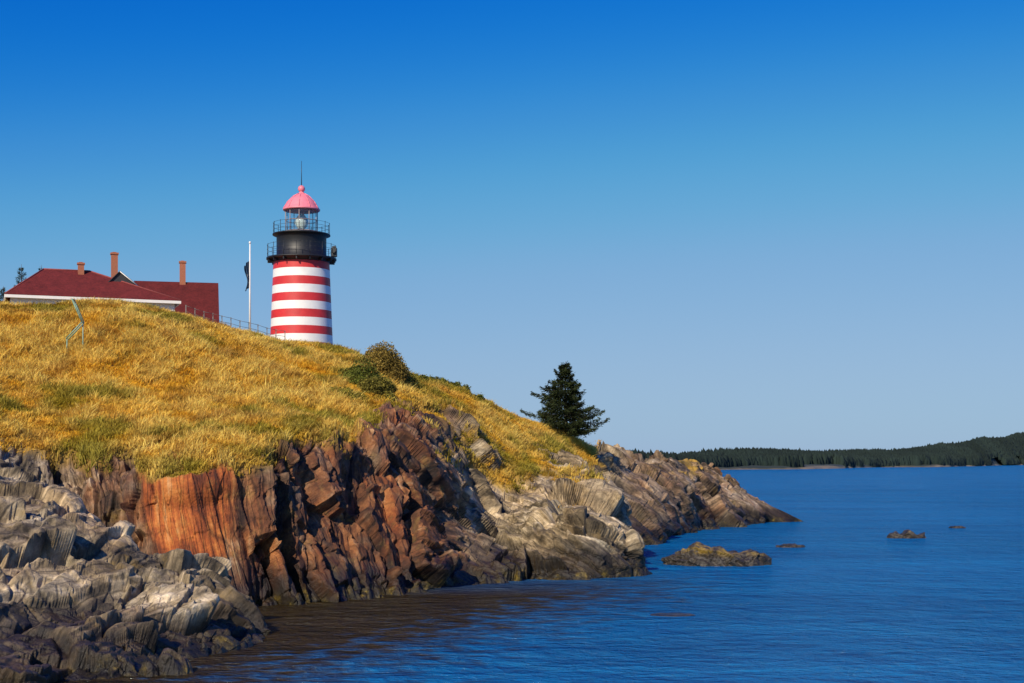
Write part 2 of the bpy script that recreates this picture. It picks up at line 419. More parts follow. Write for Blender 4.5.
def sea_rock(px,py,wpx,hpx,depth,seed,label):
    Y=CAMZ*F/(py-HOR);x=(px-512)/F*Y;w=wpx/F*Y;h=hpx/F*Y
    off=np.array([x,Y,0.0]);Vv=IV*np.array([w/2,depth/2,h])
    q=np.stack([Vv[:,0]/w*5+seed*7.3,Vv[:,1]/depth*1.5,0*Vv[:,0]],1)
    lump=fbm(q,3,seed)
    B=bedcoord(Vv+off,FR)
    d=beds(B,.30*max(w/5,.4),h*.22,w*.2,seed)+beds(B,.14,h*.12,.6,seed+4)+fbm((Vv+off)*2.5,4,seed+1)*h*.2
    Vv=Vv+IV*d[:,None]*np.array([.6,.5,1])
    z=Vv[:,2]/h
    Vv[:,2]=h*np.where(z>0,1-np.exp(-1.6*np.clip(z,0,None)),z)*(1+.55*lump)-h*.18
    me=np_mesh("sea_rock",Vv,IF,SEAR)
    o=link("sea_rock",me,loc=(x,Y,0));o["label"]=label;o["category"]="rock";o["group"]="rocks breaking the water surface"
sea_rock(717,564,108,23,3.6,3,"low seaweed covered rock ledge awash in the sea")
sea_rock(790,547,30,5,1.4,5,"small dark rock tip just above the sea")
sea_rock(906,538,38,9.5,1.4,9,"dark low rock standing in open blue water")
sea_rock(957,528,18,4,1.2,12,"tiny dark rock breaking the open sea")
sea_rock(673,615,46,2.0,1.0,15,"flat weedy rock barely awash near the cove")

# ---------------------------------------------------------------- grass
Pg=PD.reshape(nu,nv,3)
def grass_obj():
    q=Pg;a=q[:-1,:-1];b=q[1:,:-1];c=q[1:,1:];dd=q[:-1,1:]
    area=np.linalg.norm(np.cross(c-a,dd-b),axis=2)/2
    rm=rock.reshape(nu,nv)[:-1,:-1];vv=V[:-1,:-1];uu=u.reshape(nu,nv)[:-1,:-1]
    w=area*(1-rm)**1.5*(vv<7.0)*(uu>.55)*(uu<10.0)
    near=np.where(vv>6.15,.35,1.0)
    w=(w*near).ravel();w/=w.sum()
    Ntuft=170000;K=5
    idx=rng.choice(len(w),Ntuft,p=w)
    ii,jj=np.unravel_index(idx,area.shape)
    r1=rng.random((Ntuft,1));r2=rng.random((Ntuft,1))
    p=(a[ii,jj]*(1-r1)+b[ii,jj]*r1)*(1-r2)+(dd[ii,jj]*(1-r1)+c[ii,jj]*r1)*r2
    tv=vv[ii,jj];tu=uu[ii,jj]
    big=fbm(p*.16,3,61);mid=fbm(p*.6,3,62);fine=fbm(p*1.9,2,63)
    tus=ss(.0,.5,fine+.5*mid)
    hgt=(.23+.28*tus+.14*mid+.10*big)*(.7+.6*rng.random(Ntuft))
    hgt=np.clip(hgt,.10,.7)*(1-.40*(tv>5.7))*(1-.2*(tv<4.5))*(1-.25*ss(6,7,tu))
    gold=np.array([.92,.50,.038]);pale=np.array([.95,.67,.16]);ol=np.array([.25,.24,.019]);br=np.array([.40,.165,.02])
    t=np.clip(.40+1.0*mid+.40*tus,0,1)[:,None]
    col=gold*(1-t)+pale*t
    k=ss(.10,.42,-big*.5+1.05*fbm(p*.30+7,4,66)+.22*(tv<4.7)+.34*((tu>5.4)&(tu<8.2)&(tv>5.5))+.12*(tv>5.8)*(tu<3.2))[:,None]
    col=col*(1-k*.74)+ol*k*.74
    k2=ss(.14,.44,fbm(p*.7+70,4,67))[:,None];col=col*(1-k2*.5)+br*k2*.5
    dk=ss(.1,.5,-fine)[:,None];col=col*(1-.28*dk)
    base=np.repeat(p,K,0)+rng.normal(0,.09,(Ntuft*K,3))*np.array([1,1,.15])
    H=np.repeat(hgt,K)*(.5+.8*rng.random(Ntuft*K))
    ang=rng.random(Ntuft*K)*2*math.pi
    wd=np.stack([np.cos(ang),np.sin(ang),0*ang],1)*(.012+.014*rng.random((Ntuft*K,1)))
    flow=np.stack([.22+.28*np.repeat(fbm(p*.25+33,2,71),K),-.2+.28*np.repeat(fbm(p*.25+44,2,72),K),0*ang],1)
    lean=flow+rng.normal(0,.42,(Ntuft*K,3));lean[:,2]=0
    tip=base+lean*H[:,None]+np.array([0,0,1])*(H*.9)[:,None]
    mdl=base+lean*H[:,None]*.35+np.array([0,0,1])*(H*.55)[:,None]
    Vt=np.stack([base-wd,base+wd,mdl+wd*.8,tip,mdl-wd*.8],1).reshape(-1,3)
    n=Ntuft*K;i=np.arange(n)*5
    Fall=np.concatenate([np.stack([i,i+1,i+2],1),np.stack([i,i+2,i+4],1),np.stack([i+4,i+2,i+3],1)])
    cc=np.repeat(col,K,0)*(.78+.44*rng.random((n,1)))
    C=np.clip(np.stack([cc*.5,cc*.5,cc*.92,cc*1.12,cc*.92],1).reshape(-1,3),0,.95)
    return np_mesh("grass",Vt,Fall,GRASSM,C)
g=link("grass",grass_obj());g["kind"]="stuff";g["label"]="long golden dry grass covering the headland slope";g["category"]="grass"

# ---------------------------------------------------------------- shrubs
BARK=paint("bark",(.09,.065,.05),.9,.35,8,.02,30)
def shrub(x,y,w,h,col,seed,label,name="shrub",n=6500,zoff=-.3):
    r=np.random.default_rng(seed)
    nb=24
    cen=np.stack([r.uniform(-.36,.36,nb)*w,r.uniform(-.3,.3,nb)*w,np.abs(r.normal(0,.2,nb))*h+.22*h],1)
    cen[:,2]*=1-.9*(cen[:,0]/w)**2*2
    rad=(.16+.13*r.random(nb))*min(w,h*1.25)
    b=r.integers(0,nb,n);dv=r.normal(0,1,(n,3));dv/=np.linalg.norm(dv,axis=1,keepdims=True)
    p=cen[b]+dv*(rad[b]*(.40+.65*r.random(n)**.6))[:,None]+r.normal(0,.05,(n,3))
    gx_=np.array([gz(x+float(c_[0]),y+float(c_[1])) for c_ in cen])-gz(x,y)
    p[:,2]=np.abs(p[:,2])+np.clip(gx_,-1.2,1.2)[b];cen[:,2]+=np.clip(gx_,-1.2,1.2)
    s=(.03+.045*r.random((n,1)));a=r.normal(0,1,(n,3));a/=np.linalg.norm(a,axis=1,keepdims=True)
    e=np.cross(a,r.normal(0,1,(n,3)));e/=np.linalg.norm(e,axis=1,keepdims=True)
    Vt=np.stack([p-a*s,p+e*s*.7,p+a*s,p-e*s*.7],1).reshape(-1,3);i=np.arange(n)*4
    bc=.6+.8*r.random(nb)
    cc=np.array(col)*(bc[b]*(.6+.8*r.random(n)))[:,None]
    me=np_mesh(name,Vt,np.stack([i,i+1,i+2,i+3],1),LEAF,np.repeat(cc,4,0))
    o=link(name,me,loc=(x,y,gz(x,y)+zoff));o["label"]=label;o["category"]="shrub"
    mb=MB()
    for k in range(nb): mb.tube((0,0,-.2),tuple(cen[k]),.03,.012,5)
    mb.obj("branch",[BARK],o)
    return o
def shp(px,Y): return ((px-512)/F*Y,Y)
sl=[(381,85,2.7,3.3,(.22,.155,.034),"rust tinged rounded shrub on the grassy shoulder"),
(361,80,2.5,2.1,(.15,.165,.026),"low olive green shrub beside the rounded shrub"),
(344,75,2.2,1.1,(.24,.21,.03),"low olive green shrub on the grass slope"),
(399,88,2.5,1.5,(.17,.17,.028),"low olive green shrub on the grass slope"),
(378,78,2.6,1.3,(.20,.17,.03),"low olive green shrub on the grass slope"),
(428,93,3.2,.9,(.12,.13,.022),"dark green scrub patch along the clifftop edge"),
(446,95,3.2,.9,(.11,.12,.022),"dark green scrub patch along the clifftop edge"),
(466,96,3.0,.8,(.12,.13,.024),"dark green scrub patch along the clifftop edge"),
]
for k,(px,Y,w,h,c,lb) in enumerate(sl):
    x,y=shp(px,Y);shrub(x,y,w,h,c,100+k,lb,n=int(5500+3500*w*h/2),zoff=-.3)

# ---------------------------------------------------------------- spruce trees
def spruce(x,y,z,H,RL_,RR,seed,label,whorls=20,per=9,spr=90,h0=.09,wmin=.6,wvar=.65,name="spruce_tree"):
    r=np.random.default_rng(seed)
    root=link(name,None,loc=(x,y,z));root["label"]=label;root["category"]="tree"
    mb=MB();pts=[(.0,0,-.4),(.05,0,H*.3),(.02,0,H*.65),(.06,0,H)];rr=[.16,.12,.07,.015]
    for i in range(3): mb.tube(pts[i],pts[i+1],rr[i],rr[i+1],8)
    Vs=[];Cs=[]
    for wv_ in range(whorls):
      tw=(wv_/whorls)**1.05
      wr_=wmin+wvar*r.random()
      a0=r.random()*6.28
      nb_=max(5,int(per*(1-.35*tw)))
      for b_ in range(nb_):
        t=min(.985,tw+r.normal(0,.012)); h=H*(h0+(.99-h0)*max(t,0))
        az=a0+2*math.pi*b_/nb_+r.normal(0,.3)
        R=RL_+(RR-RL_)*(.5+.5*math.cos(az))
        prof=(1-max(t,0))**1.0*wr_*min(1,.84+t*3)
        L=R*prof*(.55+.62*r.random())+.12
        d=np.array([math.cos(az),math.sin(az),0])
        s=np.linspace(.12,1,5)
        rise=.14*L if t<.75 else .55*L
        f=lambda q:(rise*q**2-.16*L*np.sin(q*2.4)*(1-t))
        bp=[np.array([0,0,h])+d*L*q+np.array([0,0,f(q)]) for q in s]
        for i in range(4): mb.tube(bp[i],bp[i+1],.03*(1-i/5)*(1-t*.6),.025*(1-(i+1)/5)*(1-t*.6),4)
        m=int(spr*(.35+L/1.8));q=.08+.92*r.random(m)**.7
        P_=np.array([0,0,h])+d*(L*q)[:,None]+np.array([0,0,1])*f(q)[:,None]
        sd_=np.array([-d[1],d[0],0]);sw=r.normal(0,1,m)*(.21*L*(1.15-q)+.05)
        P_=P_+sd_*sw[:,None]+np.array([0,0,1])*(r.normal(-.05,.07,m)-.20*np.abs(sw))[:,None]
        dirn=d*.8+sd_*np.sign(sw)[:,None]*.6+r.normal(0,.4,(m,3));dirn/=np.linalg.norm(dirn,axis=1,keepdims=True)
        wv=np.cross(dirn,r.normal(0,1,(m,3)));wv/=np.linalg.norm(wv,axis=1,keepdims=True)
        ln=(.10+.12*r.random((m,1)))
        Vs.append(np.stack([P_-wv*.034,P_+wv*.034,P_+dirn*ln],1).reshape(-1,3))
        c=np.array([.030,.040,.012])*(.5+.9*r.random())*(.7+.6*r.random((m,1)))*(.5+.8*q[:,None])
        Cs.append(np.repeat(c,3,0))
    Vt=np.concatenate(Vs);C=np.concatenate(Cs)
    mb.obj("trunk",[BARK],root)
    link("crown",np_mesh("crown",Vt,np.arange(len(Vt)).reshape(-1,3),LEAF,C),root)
    return root
x,y=shp(565,102);zg=gz(x,y)
spruce(x,y,zg-.1,CAMZ+(HOR-360)/F*102-zg,3.9,3.0,11,"lone dark windswept spruce on the clifftop edge",18,11,170,.10,.64,.55)
for (px,top,Y,w) in ((21,264,150,1.9),(41,265,156,1.6),(3,286,150,1.5)):
    x=(px-512)/F*Y;zt=CAMZ+(HOR-top)/F*Y;zb=gz(x,Y)
    spruce(x,Y,zb,zt-zb,w*1.6,w*1.6,int(px),"dark spruce tip rising behind the red roofed house",22,7,60)

# ---------------------------------------------------------------- lighthouse
RED=paint("red_paint",(.56,.030,.030),.5,.12,1.5,.01,14)
WHITE=paint("white_paint",(.80,.79,.76),.5,.05,1.2,.01,14)
BLACK=paint("black_paint",(.010,.011,.014),.5,.2,3)
DOME=paint("lantern_roof_paint",(.80,.22,.27),.45,.1,2)
IRON=paint("rail_iron",(.02,.022,.025),.5,.2,5)
LX,LY=-19.24,130.0;LZ=gz(LX,LY)-.05
def z_(py): return CAMZ+(HOR-py)/F*LY-LZ
lh=link("lighthouse",None,loc=(LX,LY,LZ));lh["label"]="red and white striped lighthouse with black lantern gallery";lh["category"]="lighthouse"
mb=MB();prof=[];mis=[]
ztop=z_(262.5);stp=8.15/F*LY
zz=ztop;levels=[]
while zz>0: levels.append(zz);zz-=stp
levels.append(0.0)
rad=lambda z: 2.84+(2.54-2.84)*(z-z_(342))/(ztop-z_(342))
for k in range(len(levels)-1):
    a,b=levels[k],levels[k+1]
    prof.append((rad(a),a));mis.append(k%2)
prof.append((rad(0),0))
mb.lathe(prof[::-1],96,mis[::-1])
mb.obj("tower",[RED,WHITE],lh)
zd=z_(262.5)
mb=MB();mb.lathe([(2.5,zd-.12),(2.62,zd+.0),(2.75,zd+.16),(3.12,zd+.2),(3.18,zd+.22),(3.18,zd+.36),(2.2,zd+.36)],64)
for k in range(16):
    a=2*math.pi*k/16;mb.box((2.85*math.cos(a),2.85*math.sin(a),zd+.06),(.5,.1,.22),0,a)
gal=mb.obj("gallery",[BLACK],lh)
def railing(r,z0,h,npost,parent):
    mb=MB()
    for k in range(npost):
        a=2*math.pi*k/npost;mb.tube((r*math.cos(a),r*math.sin(a),z0),(r*math.cos(a),r*math.sin(a),z0+h),.024)
        mb.lathe([(0.001,z0+h+.08),(.04,z0+h+.04),(.001,z0+h)],8,c=(r*math.cos(a),r*math.sin(a)))
    for f in (.33,.66,1): mb.ring(r,z0+h*f,.013)
    mb.obj("railing",[IRON],parent)
railing(3.1,zd+.36,1.15,16,gal)
mb=MB();zw0=zd+.365;zw1=z_(236)
mb.lathe([(2.30,zw0),(2.30,zw0+.1),(2.26,zw0+.12),(2.26,zw1-.15),(2.30,zw1-.1),(2.36,zw1),(2.62,zw1+.02),(2.62,zw1+.12),(1.3,zw1+.12)],64)
wr=mb.obj("watch_room",[BLACK],lh)
railing(2.56,zw1+.12,1.0,14,wr)
zl0=zw1+.125;zl1=z_(210.5)
mb=MB();mb.lathe([(1.5,zl0),(1.5,zl0+.2),(1.54,zl0+.22),(1.54,zl0+.28),(1.36,zl0+.28)],10,smooth=False)
for k in range(10):
    a=2*math.pi*(k+.5)/10;mb.tube((1.47*math.cos(a),1.47*math.sin(a),zl0+.24),(1.47*math.cos(a),1.47*math.sin(a),zl1),.038,n=6)
for zf in (zl0+1.25,zl1-.04):
    for k in range(10):
        a=2*math.pi*(k+.5)/10;e=2*math.pi*(k+1.5)/10
        mb.tube((1.47*math.cos(a),1.47*math.sin(a),zf),(1.47*math.cos(e),1.47*math.sin(e),zf),.03,n=6)
GREYM=paint("lantern_frame",(.30,.25,.25),.5,.1,4)
lr=mb.obj("lantern_room",[GREYM],lh)
t=NT("lantern_glass");gl=t.new("ShaderNodeBsdfGlossy");gl.inputs["Roughness"].default_value=.03
tr=t.new("ShaderNodeBsdfTransparent");t.L(t.ramp(t.noise(t.coord(),2),[(0,(.85,.90,.92)),(1,(.90,.94,.95))]),tr.inputs[0]);mx=t.new("ShaderNodeMixShader");mx.inputs[0].default_value=.10
t.L(tr.outputs[0],mx.inputs[1]);t.L(gl.outputs[0],mx.inputs[2]);t.L(mx.outputs[0],t.n["Material Output"].inputs[0])
mb=MB();mb.lathe([(1.44,zl0+.28),(1.44,zl1)],10,smooth=False);mb.obj("window",[t.mat],lr)
LENS=paint("lens_glass",(.62,.68,.63),.12,.3,8)
mb=MB();pr=[(.2,zl0+.2),(.2,zl0+.4)]
for k in range(13):
    f=k/12;r=.30+.34*math.sin(f*math.pi);z=zl0+.45+f*1.3;pr+= [(r,z),(r-.05,z+.05)]
pr+=[(.05,zl0+1.95)]
mb.lathe(pr,32);mb.obj("lens",[LENS],lr)
mb=MB();zr=z_(210.5)
K_=.95
mb.lathe([(r*K_,zr+z) for r,z in [(1.35,-.02),(1.72,-.05),(1.78,.02),(1.78,.1),(1.64,.2),(1.54,.42),(1.36,.72),(1.10,1.02),(.80,1.26),(.52,1.42),(.34,1.52),(.26,1.60),(.22,1.68)]],40)
pr=[(.19,zr+1.66)]
for k in range(11):
    a=-math.pi/2+.5+ (math.pi-.5)*k/10; pr.append((.32*math.cos(a)+.001,zr+1.97+.32*math.sin(a)))
mb.lathe(pr,24)
for k in range(10):
    a=2*math.pi*(k+.5)/10;pp=[(1.76*K_,zr+.12),(1.55*K_,zr+.44),(1.37*K_,zr+.74),(.81*K_,zr+1.28),(.34*K_,zr+1.54)]
    for q in range(4): mb.tube((pp[q][0]*math.cos(a),pp[q][0]*math.sin(a),pp[q][1]),(pp[q+1][0]*math.cos(a),pp[q+1][0]*math.sin(a),pp[q+1][1]),.03,n=6)
rf=mb.obj("roof",[DOME],lh)
mb=MB();mb.tube((0,0,zr+2.25),(0,0,z_(161)),.04,.018);mb.obj("lightning_rod",[IRON],rf)
mb=MB();mb.box((3.05,-.5,zd+.85),(.5,.5,.8));mb.tube((3.05,-.75,zd+.95),(3.05,-1.0,zd+.95),.12,.22,16);mb.box((3.05,-.5,zd+1.33),(.35,.3,.16));mb.obj("fog_signal",[IRON],lh,bevel=.03)

# ---------------------------------------------------------------- houses
def shingle(name,k):
    t=NT(name);c=t.coord()
    b=t.new("ShaderNodeTexBrick");b.inputs["Scale"].default_value=3.2;b.inputs["Color1"].default_value=(.175*k,.026*k,.024*k,1);b.inputs["Color2"].default_value=(.12*k,.019*k,.019*k,1);b.inputs["Mortar"].default_value=(.06,.012,.012,1);b.inputs["Mortar Size"].default_value=.015
    sx=t.new("ShaderNodeSeparateXYZ");t.L(c,sx.inputs[0]);cx=t.new("ShaderNodeCombineXYZ");t.L(sx.outputs[0],cx.inputs[0]);t.L(t.math('MULTIPLY',sx.outputs[2],1.6),cx.inputs[1])
    t.L(cx.outputs[0],b.inputs["Vector"])
    col=t.mix(.6,b.outputs["Color"],t.ramp(t.noise(c,.9,6,.7),[(.3,(.6,.6,.6)),(.7,(1.4,1.3,1.3))]),'MULTIPLY')
    t.L(col,t.b.inputs["Base Color"]);t.b.inputs["Roughness"].default_value=.9;t.b.inputs["Specular IOR Level"].default_value=.2
    t.L(t.bump(b.outputs["Fac"],.4,.02),t.b.inputs["Normal"]);return t.mat
SH=shingle("red_shingle",1.0);SHD=shingle("dark_red_shingle",.8)
CAP=paint("ridge_cap",(.24,.05,.045),.9,.2,3)
def brick():
    t=NT("chimney_brick");b=t.new("ShaderNodeTexBrick");b.inputs["Scale"].default_value=7
    sx=t.new("ShaderNodeSeparateXYZ");t.L(t.coord(),sx.inputs[0]);cx=t.new("ShaderNodeCombineXYZ");t.L(t.math('ADD',sx.outputs[0],sx.outputs[1]),cx.inputs[0]);t.L(sx.outputs[2],cx.inputs[1]);t.L(cx.outputs[0],b.inputs["Vector"])
    b.inputs["Color1"].default_value=(.42,.12,.05,1);b.inputs["Color2"].default_value=(.32,.09,.04,1);b.inputs["Mortar"].default_value=(.28,.2,.15,1)
    t.L(b.outputs["Color"],t.b.inputs["Base Color"]);t.b.inputs["Roughness"].default_value=.9;return t.mat
BR=brick();TRIM=paint("white_trim",(.78,.76,.72),.5,.05,2)
CLAP=paint("white_clapboard",(.72,.72,.70),.6,.06,2);SHADEW=paint("shaded_attic_wall",(.03,.03,.035),.7,.2,3)  # dormer gable lies in shadow; that shade is put into its colour
def polymesh(name,v,f,mat,parent,solid=0):
    me=bpy.data.meshes.new(name);me.from_pydata(v,[],f);me.materials.append(mat);o=link(name,me,parent)
    if solid:
        s=o.modifiers.new("thickness",'SOLIDIFY');s.thickness=solid;s.offset=1
    return o
rz=math.atan2(5,13.37)
H1=link("keepers_house",None,loc=(-42.07,118,gz(-36,120)-.3));H1.rotation_euler[2]=rz
H1["label"]="low house with red hip roof and brick chimneys";H1["category"]="house"
z0=H1.location.z;e=19.32-z0;r_=22.0-z0;Lh=14.3;D=8.0
vr=[(0,0,e),(Lh,0,e),(Lh,D,e),(0,D,e),(3.2,4,r_),(7.0,4,r_)]
roof=polymesh("roof",vr,[(0,1,5,4),(1,2,5),(2,3,4,5),(3,0,4)],SH,H1,.08)
mb=MB()
for i,j in((4,5),(5,1),(4,0),(5,2),(4,3)):
    a=Vector(vr[i])+Vector((0,0,.09));b=Vector(vr[j])+Vector((0,0,.09));mb.tube(a,b,.07,n=6)
mb.obj("ridge_cap",[CAP],roof)
mb=MB();mb.box((Lh/2,4,(e-.02)/2),(Lh-.9,D-.9,e-.02));mb.obj("wall",[CLAP],H1)
mb=MB()
mb.box((Lh/2,0.02,e-.10),(Lh+.1,.12,.24));mb.box((Lh/2,D-.02,e-.10),(Lh+.1,.12,.24))
mb.box((0.02,D/2,e-.10),(.12,D-.2,.24));mb.box((Lh-.02,D/2,e-.10),(.12,D-.2,.24));mb.obj("gutter",[TRIM],roof)
def chimney(parent,x,y,zb,zt,w):
    mb=MB();mb.box((x,y,(zb+zt)/2-.1),(w,w,zt-zb-.2));mb.box((x,y,zt-.12),(w+.14,w+.14,.16));mb.box((x,y,zt-.02),(w*.6,w*.6,.10))
    mb.obj("chimney",[BR],parent)
ca,sa=math.cos(rz),math.sin(rz)
def toloc(px,Y):
    X=(px-512)/F*Y;dx=X+42.07;dy=Y-118;return dx*ca+dy*sa,-dx*sa+dy*ca
lx,ly=toloc(81,123.6);chimney(roof,lx,ly,r_-.8,CAMZ+(HOR-262.5)/F*123.6-z0,.5)
lx,ly=toloc(114.5,126);chimney(roof,lx,ly,r_-3,CAMZ+(HOR-252.5)/F*126-z0,.55)
lx,ly=toloc(118,124.2)
zp=CAMZ+(HOR-272.5)/F*124-z0;zb=CAMZ+(HOR-286)/F*124-z0
dv=[(lx-1.0,ly-.6,zb),(lx+1.5,ly-.6,zb),(lx+.1,ly-.6,zp),(lx-1.0,ly+2,zb),(lx+1.5,ly+2,zb),(lx+.1,ly+2,zp)]
dorm=polymesh("dormer",dv,[(0,1,2),(3,5,4),(0,3,4,1)],SHADEW,roof)
rv=[(lx-1.15,ly-.75,zb-.1),(lx+.1,ly-.75,zp+.03),(lx+1.75,ly-.75,zb-.1),(lx-1.15,ly+2.1,zb-.1),(lx+.1,ly+2.1,zp+.03),(lx+1.75,ly+2.1,zb-.1)]
polymesh("dormer_roof",rv,[(0,1,4,3),(1,2,5,4)],SHADEW,dorm,.07)
mb=MB();mb.tube(rv[1],rv[2],.05,n=4);mb.obj("trim",[TRIM],dorm)
gx0,gx1=-35.0,-27.3
H2=link("gabled_house",None,loc=((gx0+gx1)/2,132,gz(-31,132)-.3));H2["label"]="house with steep dark red gable roof and chimney";H2["category"]="house"
H2.rotation_euler[2]=math.radians(13)
z0=H2.location.z;hw=(gx1-gx0)/2;rzv=CAMZ+(HOR-283)/F*133.5-z0;ev=CAMZ+(HOR-326)/F*129.3-z0
roof2=polymesh("roof",[(-hw,-2.7,ev),(hw,-2.7,ev),(hw,1.5,rzv),(-hw,1.5,rzv),(hw,5.7,ev),(-hw,5.7,ev)],[(0,1,2,3),(3,2,4,5)],SHD,H2,.1)
mb=MB();mb.v+=[(-hw+.3,-2.3,0),(hw-.3,-2.3,0),(hw-.3,5.3,0),(-hw+.3,5.3,0),(-hw+.3,-2.3,ev+.3),(hw-.3,-2.3,ev+.3),(hw-.3,5.3,ev+.3),(-hw+.3,5.3,ev+.3),(-hw+.3,1.5,rzv-.1),(hw-.3,1.5,rzv-.1)]
for q in([0,1,5,4],[1,2,6,9,5],[2,3,7,6],[3,0,4,8,7]): mb.f.append(q);mb.m.append(0);mb.sm.append(False)
mb.obj("wall",[CLAP],H2)
cxl=(183-512)/F*133.5-(gx0+gx1)/2+.3;chimney(roof2,cxl,1.5,rzv-.6,CAMZ+(HOR-261)/F*133.5-z0,.55)

# ---------------------------------------------------------------- flagpole
fx,fy=(250-512)/F*108,108.0;fz=gz(fx,fy)-.1;zt=CAMZ+(HOR-244)/F*108-fz
fp=link("flagpole",None,loc=(fx,fy,fz));fp["label"]="tall white flagpole with a limp hanging flag";fp["category"]="flagpole"
mb=MB();mb.tube((0,0,0),(0,0,zt),.085,.05,12);mb.lathe([(.001,zt+.22),(.07,zt+.17),(.09,zt+.1),(.07,zt+.03),(.001,zt)],12)
mb.box((0,0,.15),(.5,.5,.3));mb.obj("pole",[TRIM],fp)
t=NT("flag_cloth");c=t.coord();sx=t.new("ShaderNodeSeparateXYZ");t.L(c,sx.inputs[0])
wv=t.math('FRACT',t.math('MULTIPLY',t.math('ADD',sx.outputs[0],t.math('MULTIPLY',sx.outputs[2],.25)),6))
strp=t.ramp(wv,[(.60,(.04,.09,.16)),(.62,(.22,.24,.28))])
fl=t.math('GREATER_THAN',sx.outputs[2],zt-2.3)
t.L(t.mix(fl,strp,(.03,.075,.14)),t.b.inputs["Base Color"]);t.b.inputs["Roughness"].default_value=.8
nI,nJ=24,40;Vf=[]
for j in range(nJ+1):
    s=j/nJ
    for i in range(nI+1):
        q=i/nI;z=zt-1.2-2.1*s
        wdt=.24+.12*math.sin(s*6+1)
        Vf.append((-.05-q*wdt,.12*math.sin(q*17+s*2)-.08*q,z-.45*q*(1-s*.3)-.05*math.sin(q*9)))
me=bpy.data.meshes.new("flag");me.from_pydata(Vf,[],[(j*(nI+1)+i,j*(nI+1)+i+1,(j+1)*(nI+1)+i+1,(j+1)*(nI+1)+i) for j in range(nJ) for i in range(nI)]);me.materials.append(t.mat)
for p_ in me.polygons:p_.use_smooth=True
link("flag",me,fp)

# ---------------------------------------------------------------- fence along the crest
FM=paint("weathered_fence_wood",(.20,.18,.16),.8,.2,4)
fpts=[]
for px in np.arange(186,290,9.0):
    uu=np.interp(px,[100,190,275,338],[2,3,4,5]);Yf=np.interp(uu,[2,3,4,5],[83,87,93,96])+1.5
    x=(px-512)/F*Yf;fpts.append((x,Yf,gz(x,Yf)))
fo=link("fence",None,loc=fpts[0]);fo["label"]="thin wooden rail fence along the grassy hilltop";fo["category"]="fence"
b0=Vector(fpts[0])
for k,p in enumerate(fpts):
    l=Vector(p)-b0;mb=MB();mb.box((l.x,l.y,l.z+.3),(.05,.05,1.2));mb.obj("post",[FM],fo)
for hh in(.5,.85):
    mb=MB()
    for k in range(len(fpts)-1):
        a=Vector(fpts[k])-b0;c_=Vector(fpts[k+1])-b0;mb.tube((a.x,a.y-.05,a.z+hh),(c_.x,c_.y-.05,c_.z+hh),.014,n=5)
    mb.obj("rail",[FM],fo)
TE=paint("verdigris_metal",(.18,.32,.24),.5,.2,6)
YH=73.0;hx,hy=(75-512)/F*YH,YH;hz=gz(hx,hy)
hr=link("handrail",None,loc=(hx,hy,hz));hr["label"]="bent pale green metal handrail standing in grass";hr["category"]="handrail"
s=YH/F
mb=MB();zt_=CAMZ+(HOR-299)/F*YH-hz
for off in(0,.35):
    a=(-3*s,off,zt_);b_=(7*s,off,zt_-23*s);c_=(-9*s,off,zt_-40*s);mb.tube(a,b_,.035);mb.tube(b_,c_,.035)
mb.tube((7*s,0,zt_-23*s),(7*s,.35,zt_-23*s),.03);mb.tube((7*s,.17,zt_-23*s),(7*s,.17,-.3),.03);mb.tube((-9*s,.17,zt_-40*s),(-9*s,.17,-.4),.03);mb.tube((-3*s,0,zt_),(-3*s,.35,zt_),.03)
mb.obj("rail",[TE],hr)

# ---------------------------------------------------------------- far shore
cp=[(560,457,782),(640,454,820),(710,450.5,869),(800,450.5,978),(850,449.5,1117),(900,447,1250),(940,443,1300),(980,437.5,1600),(1024,432,1955),(1150,425,2300),(1450,430,2700)]
rows=[]
for px,yt,Dd in cp:
    ux=(px-512)/F;Hh=CAMZ+(HOR-yt)/F*(Dd+220);g=max(2.6,Hh-8.0)
    rows.append([(ux*(Dd+o),Dd+o,z) for o,z in((-30,-4),(0,0),(5,1.0),(25,2.4),(110,max(2.6,.5*g)),(220,g),(500,g+.5),(1000,-5))])
A3,U3,V3=sheet(rows,[40]*10,[2,3,4,8,12,14,6])
P3=A3.reshape(-1,3).copy()
P3[:,1]+=fbm(P3*np.array([.02,0,0])+3,4,90)*45
P3[:,2]+=(fbm(P3*.03,4,91)*1.2)*(V3.ravel()>1.2)
t=NT("far_shore");c=t.coord();sx=t.new("ShaderNodeSeparateXYZ");t.L(c,sx.inputs[0])
zf=t.math('ADD',t.math('MULTIPLY',sx.outputs[2],.3),t.math('MULTIPLY',t.math('SUBTRACT',t.noise(c,.015,4),.5),2.8))
t.L(t.ramp(zf,[(.15,(.17,.14,.10)),(.38,(.08,.075,.045)),(.5,(.022,.034,.028))]),t.b.inputs["Base Color"]);t.b.inputs["Roughness"].default_value=.9
o=link("hills",np_mesh("hills",P3,grid_faces(*U3.shape),t.mat,smooth=True));o["kind"]="structure";o["label"]="low wooded far shore across the channel"
nt=30000
uu=rng.random(nt)**.75*9.6;vv=2.5+rng.random(nt)*2.8
def samp(u_,v_):
    Cc=np.array(rows,dtype=float)
    i=np.clip(np.floor(u_).astype(int),0,len(rows)-2);f=(u_-i)[:,None];j=np.clip(np.floor(v_).astype(int),0,6);g=(v_-j)[:,None]
    return (Cc[i,j]*(1-f)+Cc[i+1,j]*f)*(1-g)+(Cc[i,j+1]*(1-f)+Cc[i+1,j+1]*f)*g
tp=samp(uu,vv);tp[:,1]+=fbm(tp*np.array([.02,0,0])+3,4,90)*45
keep=(fbm(tp*.012,3,95)>-.22)|(vv>3.6);tp=tp[keep];n=len(tp)
